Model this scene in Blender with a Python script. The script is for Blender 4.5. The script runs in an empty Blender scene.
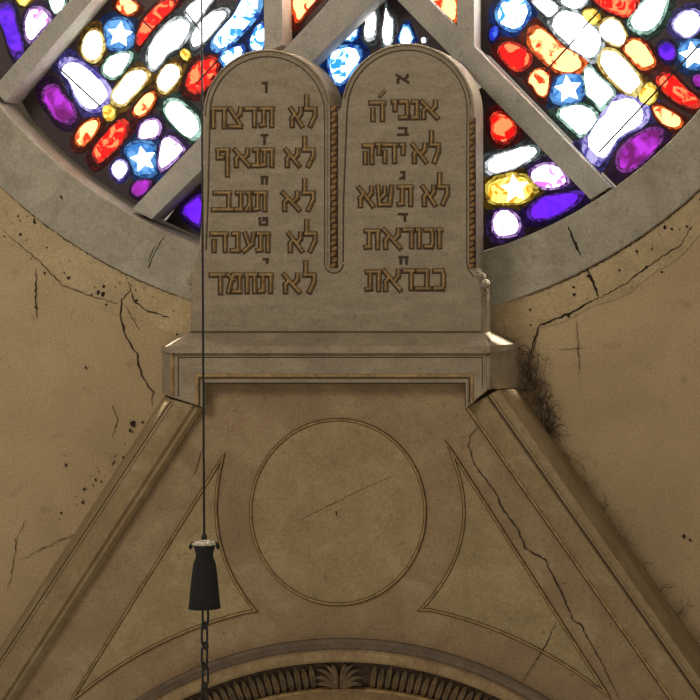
import bpy, bmesh, math, random
from mathutils import Vector, noise
random.seed(7)
SC = bpy.context.scene
COL = SC.collection
S = 0.005            # metres per pixel on the wall plane
D = 14.0             # camera distance from the wall
XC, ZC = 2.8, 0.5    # camera position across and up

def W(px, py, y=0.0):
    """point of the photograph -> point of the place, lying at depth y"""
    X = (px-350)*S; Z = (350-py)*S; k = (D+y)/D
    return Vector((XC+(X-XC)*k, y, ZC+(Z-ZC)*k))

# ------------------------------------------------------------------ materials
def lin(c):
    return tuple(((v/255)/12.92 if v/255 <= .04045 else ((v/255+.055)/1.055)**2.4) for v in c)+(1,)

def stone(name, c1, c2, c3=None, scale=3.0, bump=.25, rough=.85, streak=0, grain=.12):
    m = bpy.data.materials.new(name); m.use_nodes = True
    N = m.node_tree.nodes; L = m.node_tree.links
    b = N['Principled BSDF']; b.inputs['Roughness'].default_value = rough
    b.inputs['Specular IOR Level'].default_value = .25
    g = N.new('ShaderNodeNewGeometry')
    mp = N.new('ShaderNodeMapping'); L.new(g.outputs['Position'], mp.inputs[0])
    if streak: mp.inputs['Scale'].default_value = (1, 1, streak)
    n1 = N.new('ShaderNodeTexNoise'); n1.inputs['Scale'].default_value = scale
    n1.inputs['Detail'].default_value = 8; n1.inputs['Roughness'].default_value = .62
    n1.inputs['Distortion'].default_value = .6
    L.new(mp.outputs[0], n1.inputs['Vector'])
    r = N.new('ShaderNodeValToRGB'); L.new(n1.outputs['Fac'], r.inputs[0])
    r.color_ramp.elements[0].position = .34; r.color_ramp.elements[0].color = lin(c1)
    r.color_ramp.elements[1].position = .66; r.color_ramp.elements[1].color = lin(c2)
    if c3:
        e = r.color_ramp.elements.new(.5); e.color = lin(c3)
    n2 = N.new('ShaderNodeTexNoise'); n2.inputs['Scale'].default_value = 90
    n2.inputs['Detail'].default_value = 4
    L.new(g.outputs['Position'], n2.inputs['Vector'])
    mx = N.new('ShaderNodeMix'); mx.data_type = 'RGBA'; mx.blend_type = 'OVERLAY'
    mx.inputs['Factor'].default_value = grain*3
    L.new(r.outputs[0], mx.inputs[6]); L.new(n2.outputs['Fac'], mx.inputs[7])
    # dark pits and veins that belong to the stone
    n3 = N.new('ShaderNodeTexNoise'); n3.inputs['Scale'].default_value = scale*5
    n3.inputs['Detail'].default_value = 6; n3.inputs['Roughness'].default_value = .7
    L.new(g.outputs['Position'], n3.inputs['Vector'])
    r3 = N.new('ShaderNodeValToRGB'); L.new(n3.outputs['Fac'], r3.inputs[0])
    r3.color_ramp.elements[0].position = .27; r3.color_ramp.elements[0].color = (.45, .42, .38, 1)
    r3.color_ramp.elements[1].position = .42; r3.color_ramp.elements[1].color = (1, 1, 1, 1)
    m2 = N.new('ShaderNodeMix'); m2.data_type = 'RGBA'; m2.blend_type = 'MULTIPLY'
    m2.inputs['Factor'].default_value = .6
    L.new(mx.outputs[2], m2.inputs[6]); L.new(r3.outputs[0], m2.inputs[7])
    L.new(m2.outputs[2], b.inputs['Base Color'])
    bp = N.new('ShaderNodeBump'); bp.inputs['Strength'].default_value = bump
    bp.inputs['Distance'].default_value = .01
    ad = N.new('ShaderNodeMath'); ad.operation = 'ADD'
    L.new(n1.outputs['Fac'], ad.inputs[0]); L.new(n2.outputs['Fac'], ad.inputs[1])
    L.new(ad.outputs[0], bp.inputs['Height']); L.new(bp.outputs[0], b.inputs['Normal'])
    return m

def plain(name, c, rough=.7, metal=0):
    m = bpy.data.materials.new(name); m.use_nodes = True
    N = m.node_tree.nodes; L = m.node_tree.links
    b = N['Principled BSDF']; b.inputs['Roughness'].default_value = rough
    b.inputs['Metallic'].default_value = metal
    n = N.new('ShaderNodeTexNoise'); n.inputs['Scale'].default_value = 40
    g = N.new('ShaderNodeNewGeometry'); L.new(g.outputs['Position'], n.inputs['Vector'])
    r = N.new('ShaderNodeValToRGB'); L.new(n.outputs['Fac'], r.inputs[0])
    d = lin(c); r.color_ramp.elements[0].color = tuple(v*.7 for v in d[:3])+(1,)
    r.color_ramp.elements[1].color = tuple(min(1, v*1.3) for v in d[:3])+(1,)
    L.new(r.outputs[0], b.inputs['Base Color'])
    return m

def glass(name, a, b_, sa=1.0, sb=1.0, scale=9, lo=.42, hi=.58, strength=1.8):
    """backlit slab glass: daylight seen through two mottled tints"""
    m = bpy.data.materials.new(name); m.use_nodes = True
    N = m.node_tree.nodes; L = m.node_tree.links
    b = N['Principled BSDF']; b.inputs['Roughness'].default_value = .4; b.inputs['Specular IOR Level'].default_value = .08
    b.inputs['Base Color'].default_value = (.02, .02, .02, 1)
    g = N.new('ShaderNodeNewGeometry')
    n = N.new('ShaderNodeTexNoise'); n.inputs['Scale'].default_value = scale
    n.inputs['Detail'].default_value = 3; n.inputs['Distortion'].default_value = 1.2
    L.new(g.outputs['Position'], n.inputs['Vector'])
    r = N.new('ShaderNodeValToRGB'); L.new(n.outputs['Fac'], r.inputs[0])
    r.color_ramp.elements[0].position = lo; r.color_ramp.elements[1].position = hi
    r.color_ramp.elements[0].color = tuple(v*sa for v in lin(a)[:3])+(1,)
    r.color_ramp.elements[1].color = tuple(v*sb for v in lin(b_)[:3])+(1,)
    L.new(r.outputs[0], b.inputs['Emission Color']); b.inputs['Emission Strength'].default_value = strength
    return m

M = {}
M['wall'] = stone('ochre_plaster', (162, 142, 108), (180, 158, 122), (172, 150, 115), 1.6, .18, .9)
M['band'] = stone('pitted_plaster', (164, 145, 110), (184, 163, 126), None, 4, .5, .9)
M['ring'] = stone('grey_limestone', (146, 139, 122), (170, 164, 146), None, 5, .4, .85)
M['bar'] = stone('pale_limestone', (158, 153, 142), (182, 177, 166), None, 4, .3, .8)
M['tab'] = stone('tablet_marble', (136, 124, 104), (152, 140, 118), (144, 132, 110), 7, .25, .75, streak=3)
M['gold'] = stone('worn_gilt_stone', (128, 104, 70), (172, 144, 98), None, 20, .4, .6)
M['rope'] = stone('ochre_rope_stone', (112, 86, 56), (154, 118, 74), None, 26, .5, .7)
M['grime_and_shade'] = plain('grime_and_shade', (66, 52, 38), .95)  # brown for dirt in crevices and for the letters' painted shadows
M['crack'] = plain('crack_dark', (40, 30, 22), 1)
M['plinth'] = stone('plinth_marble', (136, 123, 102), (158, 145, 120), (145, 132, 110), 5, .3, .75, streak=2)
M['field'] = stone('rose_brown_marble', (134, 113, 85), (156, 137, 104), (145, 122, 91), 4.5, .25, .7)
M['inset'] = stone('honey_marble', (142, 124, 90), (160, 142, 104), (151, 133, 96), 5, .2, .7)
M['rake'] = stone('rake_stone', (136, 116, 86), (156, 138, 106), (142, 122, 88), 6, .35, .8)
M['cavetto'] = stone('grey_molding_stone', (112, 98, 84), (132, 116, 98), None, 8, .3, .85)
M['fillet'] = stone('tan_fillet_stone', (132, 108, 76), (158, 136, 100), None, 14, .4, .8)
M['leafbg'] = stone('dark_ground_stone', (52, 43, 34), (84, 70, 54), None, 22, .4, .9)  # darker tone for the ground behind the leaves
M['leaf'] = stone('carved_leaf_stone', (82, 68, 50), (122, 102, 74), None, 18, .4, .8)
M['iron'] = plain('black_iron', (16, 15, 15), .6, 0)
M['tassel'] = plain('black_tassel', (15, 14, 16), .85)
M['fringe'] = plain('pale_fringe', (190, 180, 160), .8)
M['web'] = plain('sooty_cobweb', (84, 72, 58), 1)
M['lead'] = plain('dark_resin', (62, 50, 52), .7)

G = {}
def tint(kind, cin, cedge, st, scale=9, lo=.4, hi=.55):
    """centre, chipped edge and dark skirt of one colour of slab glass"""
    dark = tuple(int(v*.30) for v in cedge[0])
    G[kind] = (glass(kind+'_glass', cin[0], cin[1], 1, 1, scale, lo, hi, st),
               glass(kind+'_glass_edge', cedge[0], cedge[1], 1, 1, 22, .4, .6, 1.0),
               glass(kind+'_glass_skirt', dark, cedge[0], 1, .6, 26, .42, .75, 1.1))
tint('white', ((255,255,255), (235,240,250)), ((95,105,105), (215,220,225)), 7, 7)
tint('cream', ((255,250,215), (255,255,240)), ((150,105,25), (245,225,140)), 6, 7)
tint('green', ((215,245,232), (245,255,252)), ((60,95,80), (185,225,208)), 5, 8)
tint('lav', ((190,170,240), (255,250,255)), ((85,75,165), (200,190,250)), 5, 7, .3, .42)
tint('pink', ((170,80,160), (255,235,250)), ((75,40,110), (200,160,222)), 3.2, 10, .36, .46)
tint('red', ((190,5,5), (255,85,50)), ((105,12,10), (235,60,40)), 4, 13, .52, .58)
tint('orange', ((215,32,8), (255,160,100)), ((120,25,8), (240,110,40)), 4, 11, .38, .46)
tint('yellow', ((150,100,12), (225,190,90)), ((110,80,12), (225,195,80)), 3.2, 16, .4, .55)
tint('blue', ((25,95,200), (205,230,250)), ((15,60,160), (110,185,240)), 4, 12, .4, .5)
tint('deep', ((20,40,190), (80,120,240)), ((12,20,110), (50,70,200)), 1.2)
tint('star', ((35,90,150), (80,130,180)), ((20,65,130), (90,150,210)), 2.2, 18)
tint('violet', ((42,3,130), (75,18,170)), ((40,10,90), (90,40,170)), 2.8, 7)
tint('magenta', ((75,8,70), (130,30,150)), ((60,15,70), (140,60,150)), 2.8, 8, .42, .6)
M['starwhite'] = glass('white_star_glass', (235,250,255), (255,255,255), 1.0, 1.0, 9, .4, .6, 4)
M['staryellow'] = glass('yellow_star_glass', (255,240,170), (255,255,225), 1.0, 1.0, 9, .4, .6, 3.2)

# ------------------------------------------------------------------ helpers
def link(name, bm, mats, parent=None, smooth=False):
    bmesh.ops.remove_doubles(bm, verts=bm.verts, dist=1e-5)
    bmesh.ops.recalc_face_normals(bm, faces=bm.faces)
    me = bpy.data.meshes.new(name); bm.to_mesh(me); bm.free()
    for m in (mats if isinstance(mats, (list, tuple)) else [mats]): me.materials.append(m)
    if smooth:
        for p in me.polygons: p.use_smooth = True
    o = bpy.data.objects.new(name, me); COL.objects.link(o)
    if parent:
        o.parent = parent
        pass
    return o

def empty(name, loc=(0,0,0)):
    o = bpy.data.objects.new(name, None); COL.objects.link(o)
    o.empty_display_size = .05
    return o        # kept at the place's origin so that child meshes stay in world units

def tag(o, label=None, cat=None, group=None, kind=None):
    if label: o['label'] = label
    if cat: o['category'] = cat
    if group: o['group'] = group
    if kind: o['kind'] = kind
    return o

def prism(bm, front, back, mat=0):
    """front, back: equal-length loops of Vectors"""
    a = [bm.verts.new(v) for v in front]; b = [bm.verts.new(v) for v in back]
    fs = [bm.faces.new(a), bm.faces.new(b[::-1])]
    n = len(a)
    for i in range(n):
        fs.append(bm.faces.new((a[i], b[i], b[(i+1) % n], a[(i+1) % n])))
    for f in fs: f.material_index = mat
    return fs

def slab(bm, pts, y0, y1, mat=0, bevel=0):
    """polygon of photo points at depth y0, pushed straight back to y1"""
    fr = [W(x, z, y0) for x, z in pts]
    ref = [Vector((v.x, y1, v.z)) for v in fr]
    if bevel:
        ins = inset2([(v.x, v.z) for v in fr], bevel)
        a = [bm.verts.new((p[0], y0, p[1])) for p in ins]
        b = [bm.verts.new((v.x, y0+bevel, v.z)) for v in fr]
        c = [bm.verts.new(v) for v in ref]
        n = len(a); bm.faces.new(a).material_index = mat
        for i in range(n):
            j = (i+1) % n
            bm.faces.new((a[i], b[i], b[j], a[j])).material_index = mat
            bm.faces.new((b[i], c[i], c[j], b[j])).material_index = mat
        bm.faces.new(c[::-1]).material_index = mat
    else:
        prism(bm, fr, ref, mat)

def area2(p):
    return sum(p[i][0]*p[(i+1) % len(p)][1]-p[(i+1) % len(p)][0]*p[i][1] for i in range(len(p)))/2

def normals2(p, closed):
    out = []; n = len(p)
    for i in range(n):
        a = p[i-1] if (closed or i > 0) else None
        c = p[(i+1) % n] if (closed or i < n-1) else None
        b = p[i]; ns = []
        for u, v in ((a, b), (b, c)):
            if u is None or v is None: continue
            dx, dz = v[0]-u[0], v[1]-u[1]; l = math.hypot(dx, dz) or 1e-9
            ns.append((-dz/l, dx/l))
        x = sum(q[0] for q in ns); z = sum(q[1] for q in ns); l = math.hypot(x, z) or 1e-9
        x /= l; z /= l
        k = 1/max(.45, x*ns[0][0]+z*ns[0][1])
        out.append((x*k, z*k))
    return out

def inset2(p, d):
    s = 1 if area2(p) > 0 else -1
    return [(q[0]+n[0]*d*s, q[1]+n[1]*d*s) for q, n in zip(p, normals2(p, True))]

def sweep(bm, path, profile, closed=False, mats=None, caps=True):
    """path: (x,z) world; profile: (u, y) across the path and depth"""
    ns = normals2(path, closed); rows = []
    for q, n in zip(path, ns):
        rows.append([bm.verts.new((q[0]+n[0]*u, y, q[1]+n[1]*u)) for u, y in profile])
    m = len(path)
    for i in range(m if closed else m-1):
        a, b = rows[i], rows[(i+1) % m]
        for k in range(len(profile)-1):
            f = bm.faces.new((a[k], a[k+1], b[k+1], b[k]))
            if mats: f.material_index = mats[k]
    if caps and not closed and len(profile) > 2:
        for r in (rows[0], rows[-1]): bm.faces.new(r)

def px_path(pts, y):
    return [(v.x, v.z) for v in (W(a, b, y) for a, b in pts)]

def arc(cx, cy, r, a0, a1, n, ry=None):
    """photo-space arc, degrees, 0 = right, 90 = up"""
    ry = ry or r
    return [(cx+r*math.cos(math.radians(a0+(a1-a0)*i/n)), cy-ry*math.sin(math.radians(a0+(a1-a0)*i/n))) for i in range(n+1)]

def smooth_poly(p, it=2):
    for _ in range(it):
        q = []
        for i in range(len(p)):
            a, b = p[i], p[(i+1) % len(p)]
            q += [(a[0]*.75+b[0]*.25, a[1]*.75+b[1]*.25), (a[0]*.25+b[0]*.75, a[1]*.25+b[1]*.75)]
        p = q
    return p

def tube(bm, pts, r, n=6, mat=0, closed=False):
    rows = []; m = len(pts)
    for i, p in enumerate(pts):
        a = pts[i-1] if (i > 0 or closed) else p; b = pts[(i+1) % m] if (i < m-1 or closed) else p
        t = (b-a).normalized() if (b-a).length > 1e-9 else Vector((0, 0, 1))
        up = Vector((0, 1, 0)) if abs(t.y) < .9 else Vector((1, 0, 0))
        u = t.cross(up).normalized(); v = t.cross(u)
        rr = r[i] if isinstance(r, (list, tuple)) else r
        rows.append([bm.verts.new(p+u*rr*math.cos(k*2*math.pi/n)+v*rr*math.sin(k*2*math.pi/n)) for k in range(n)])
    for i in range(m if closed else m-1):
        a, b = rows[i], rows[(i+1) % m]
        for k in range(n):
            bm.faces.new((a[k], a[(k+1) % n], b[(k+1) % n], b[k])).material_index = mat
    if not closed:
        bm.faces.new(rows[0]).material_index = mat; bm.faces.new(rows[-1][::-1]).material_index = mat

def lathe(bm, c, prof, n=20, mat=0, lobes=0, amp=0):
    rows = []
    for r, z in prof:
        rows.append([bm.verts.new((c.x+r*(1+amp*math.cos(lobes*2*math.pi*k/n))*math.cos(2*math.pi*k/n),
                                   c.y+r*(1+amp*math.cos(lobes*2*math.pi*k/n))*math.sin(2*math.pi*k/n), z)) for k in range(n)])
    for a, b in zip(rows, rows[1:]):
        for k in range(n): bm.faces.new((a[k], a[(k+1) % n], b[(k+1) % n], b[k])).material_index = mat
    bm.faces.new(rows[0][::-1]).material_index = mat; bm.faces.new(rows[-1]).material_index = mat

# ------------------------------------------------------------------ wall, with the round opening
RC = W(352, -185)                  # centre of the round window
RO, RI = 511*S, 456*S
GY = .27                           # depth of the glass
def circ(r, n=128): return [(RC.x+r*math.cos(2*math.pi*i/n), RC.z+r*math.sin(2*math.pi*i/n)) for i in range(n)]

bm = bmesh.new()
n = 128; c = circ(RO, n)
rows = []
x0, x1, z0, z1 = -3.6, 3.7, -3.6, 6.2
sq = []
for i in range(n):
    a = 2*math.pi*i/n; dx, dz = math.cos(a), math.sin(a)
    t = min([(x1-RC.x)/dx if dx > 1e-9 else 1e9, (x0-RC.x)/dx if dx < -1e-9 else 1e9,
             (z1-RC.z)/dz if dz > 1e-9 else 1e9, (z0-RC.z)/dz if dz < -1e-9 else 1e9])
    sq.append((RC.x+dx*t, RC.z+dz*t))
f1 = [bm.verts.new((p[0], 0, p[1])) for p in c]; f2 = [bm.verts.new((p[0], 0, p[1])) for p in sq]
g1 = [bm.verts.new((p[0], .45, p[1])) for p in c]; g2 = [bm.verts.new((p[0], .45, p[1])) for p in sq]
for i in range(n):
    j = (i+1) % n
    bm.faces.new((f1[i], f1[j], f2[j], f2[i])); bm.faces.new((g1[i], g2[i], g2[j], g1[j]))
    bm.faces.new((f1[i], g1[i], g1[j], f1[j])); bm.faces.new((f2[i], f2[j], g2[j], g2[i]))
wall = tag(link('wall_back', bm, M['wall']), kind='structure')

# slightly proud plaster band around the stone ring (broken edge)
bm = bmesh.new()
path = []
for i in range(97):
    a = math.radians(180+60*0+180*i/96)
    r = RO+.19+.012*math.sin(i*1.7)+.01*math.sin(i*.61)
    path.append((RC.x+r*math.cos(a), RC.z+r*math.sin(a)))
ri = [(RC.x+(RO+.001)*math.cos(math.radians(180+180*i/96)), RC.z+(RO+.001)*math.sin(math.radians(180+180*i/96))) for i in range(97)]
a = [bm.verts.new((p[0], -.006, p[1])) for p in ri]; b = [bm.verts.new((p[0], -.005, p[1])) for p in path]
c2 = [bm.verts.new((p[0], .0, p[1])) for p in path]
for i in range(96):
    bm.faces.new((a[i], a[i+1], b[i+1], b[i])); bm.faces.new((b[i], b[i+1], c2[i+1], c2[i]))
link('plaster_band', bm, M['band'], wall)

def crack(pts, w, y=-.002, parent=wall, jit=.8, name='crack', d=.003):
    """a dark fissure of changing width following photo points"""
    p = []
    for (a, b), (c_, d_) in zip(pts, pts[1:]):
        k = max(2, int(math.hypot(c_-a, d_-b)/3))
        for i in range(k): p.append((a+(c_-a)*i/k+random.uniform(-jit, jit), b+(d_-b)*i/k+random.uniform(-jit, jit)))
    p.append(pts[-1]); q = px_path(p, y); ns = normals2(q, False); bm = bmesh.new(); A = []; B = []
    for i, (v, nn) in enumerate(zip(q, ns)):
        ww = w*S*(.35+.65*random.random())*(.35+.65*math.sin(math.pi*(i+.5)/len(q)))/2
        A.append(bm.verts.new((v[0]+nn[0]*ww, y, v[1]+nn[1]*ww))); B.append(bm.verts.new((v[0]-nn[0]*ww, y, v[1]-nn[1]*ww)))
    for i in range(len(q)-1): bm.faces.new((A[i], A[i+1], B[i+1], B[i]))
    return link(name, bm, M['crack'], parent)

BY = -.0075
crack([(128,282),(131,291),(122,300),(120,313),(125,335),(137,355),(141,375),(153,392),(152,405)], 2.4, BY)
crack([(131,288),(134,300),(145,310),(170,318)], 1.8, BY)
crack([(0,228),(40,262),(62,285),(90,296),(118,304)], 1.2, BY)
crack([(36,268),(36,300),(37,318)], 1.8, BY)
crack([(125,305),(140,330)], .9, BY)
crack([(585,266),(592,280),(599,298)], 3.4, BY)
crack([(599,298),(570,313),(540,325),(534,340),(530,356)], 3.0, BY)
crack([(599,298),(625,284),(650,265),(680,245),(692,226)], 1.7, BY)
crack([(576,313),(578,345),(579,378)], 1.0, BY)
crack([(497,336),(510,340),(524,352)], 1.6, BY)
crack([(8,590),(14,560),(16,540),(26,520)], .9, BY)
crack([(20,560),(60,540),(95,528)], .9, BY)
crack([(112,438),(118,420),(112,405)], 1.0, BY)
crack([(560,350),(585,348)], .9, BY)
# line of open joint between ring and plaster
def ring_pts(r, a0, a1, k=60):
    return [(352+r*math.cos(math.radians(a0+(a1-a0)*i/k)), -185-r*math.sin(math.radians(a0+(a1-a0)*i/k))) for i in range(k+1)]
crack(ring_pts(512, 226, 250), 1.3, BY, jit=.7)
crack(ring_pts(512, 290, 318), 1.6, BY, jit=.7)

bm = bmesh.new()                    # small chips in the plaster
def chip(px, py, r):
    v = []
    k = random.randint(5, 7)
    for i in range(k):
        a = 2*math.pi*i/k; rr = r*random.uniform(.5, 1.2)
        v.append(bm.verts.new(W(px+rr*math.cos(a), py+rr*1.3*math.sin(a), BY-.0005)))
    bm.faces.new(v)
for i in range(46):
    a = math.radians(random.uniform(226, 256)); r = random.uniform(514, 552)
    chip(352+r*math.cos(a), -185-r*math.sin(a), random.choice([.6, .8, 1.0, 1.7]))
for i in range(34):
    a = math.radians(random.uniform(288, 318)); r = random.uniform(512, 552)
    chip(352+r*math.cos(a), -185-r*math.sin(a), random.choice([.6, .8, 1.1, 1.6]))
for px, py, r in [(36,307,2.2),(69,278,2),(86,368,1.6),(133,424,3),(66,465,1.5),(130,430,2),(684,536,2),(690,540,1.6),(610,530,1.5),(665,228,2),(672,229,1.6),(98,293,2.4),(103,294,2.6),(632,240,2.2)]:
    chip(px, py, r)
for i in range(26):
    t = random.random(); chip(150-t*90+random.uniform(-10, 4), 425+t*95+random.uniform(-8, 8), random.choice([.6, .9, 1.4]))
tag(link('plaster_chip', bm, M['crack'], wall), kind='stuff')

# ------------------------------------------------------------------ window_1: ring, tracery
win = tag(empty('window_1'), 'round stained glass window in a grey limestone ring with crossing stone bars', 'window', kind='structure')
bm = bmesh.new()
prof = [(0, .44), (0, -.022), (.006, -.028), (.14, -.027), (RO-RI-.004, -.026), (RO-RI, -.022), (RO-RI+.001, .0), (RO-RI+.001, .44)]
sweep(bm, circ(RO-.0005, 192), prof, closed=True)
link('stone_ring', bm, M['ring'], win)
crack([(164,236),(155,252),(144,277)], 1.6, -.0275, win, .5, 'ring_joint')
crack([(155,246),(148,262)], 1.2, -.0275, win, .5, 'ring_joint')
crack([(568,226),(575,243),(585,265)], 3.0, -.0275, win, .4, 'ring_joint')
crack([(60,195),(62,199)], 2.5, -.0275, win, .2, 'ring_joint')

def clip_circle(poly, r):
    """Sutherland-Hodgman clip of a world polygon by the round opening"""
    cc = circ(r, 96)
    for i in range(96):
        a, b = cc[i], cc[(i+1) % 96]
        def side(p): return (b[0]-a[0])*(p[1]-a[1])-(b[1]-a[1])*(p[0]-a[0])
        out = []
        for k in range(len(poly)):
            p, q = poly[k], poly[(k+1) % len(poly)]
            sp, sq_ = side(p), side(q)
            if sp >= 0: out.append(p)
            if (sp >= 0) != (sq_ >= 0):
                t = sp/(sp-sq_); out.append((p[0]+(q[0]-p[0])*t, p[1]+(q[1]-p[1])*t))
        poly = out
        if not poly: return []
    return poly

BF = .035     # depth of the bars' front faces
def bar(a, b, w0, w1, y=BF):
    """a bar whose two long front edges run through photo points a->b (one edge) and w0->w1 (other)"""
    p = px_path([a, b, w1, w0], y)
    p = clip_circle(p, RI-.02)
    if area2(p) < 0: p = p[::-1]
    q = inset2(p, .0005); bm = bmesh.new()
    A = [bm.verts.new((v[0], y, v[1])) for v in q]; B = [bm.verts.new((v[0], y+.0005, v[1])) for v in p]
    C = [bm.verts.new((v[0], GY-.002, v[1])) for v in p]; m = len(p)
    bm.faces.new(A); bm.faces.new(C[::-1])
    for i in range(m):
        j = (i+1) % m
        bm.faces.new((A[i], B[i], B[j], A[j])); bm.faces.new((B[i], C[i], C[j], B[j]))
    return link('mullion', bm, M['bar'], win)
def ext(p, q, t): return (p[0]+(q[0]-p[0])*t, p[1]+(q[1]-p[1])*t)
# upper-left bar
bar(ext((69,1),(10,69),1.9), ext((69,1),(10,69),-9), ext((92,0),(27,76),1.6), ext((92,0),(27,76),-8))
# long diagonal behind the tablets, down-left to up-right
bar(ext((135,206),(327,4),-.5), ext((135,206),(327,4),5), ext((168,203),(352,22),-.6), ext((168,203),(352,22),5.2), BF+.0004)
# opposite diagonal
bar(ext((467,72),(590,199),-9), ext((467,72),(590,199),1.5), ext((499,72),(622,199),-9), ext((499,72),(622,199),1.5), BF+.0008)
# verticals: stop on the diagonals
bar((264,52),(264,-640),(282,45),(282,-640), BF-.0004)
bar((457,52),(457,-640),(474,58),(474,-640), BF-.0008)
# outer right bar just past the corner of the photo
bar((702,1),(900,230),(722,-4),(930,230)); 
bar((702,1),(-98,-920),(722,-4),(-78,-920), BF+.0012)

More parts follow.
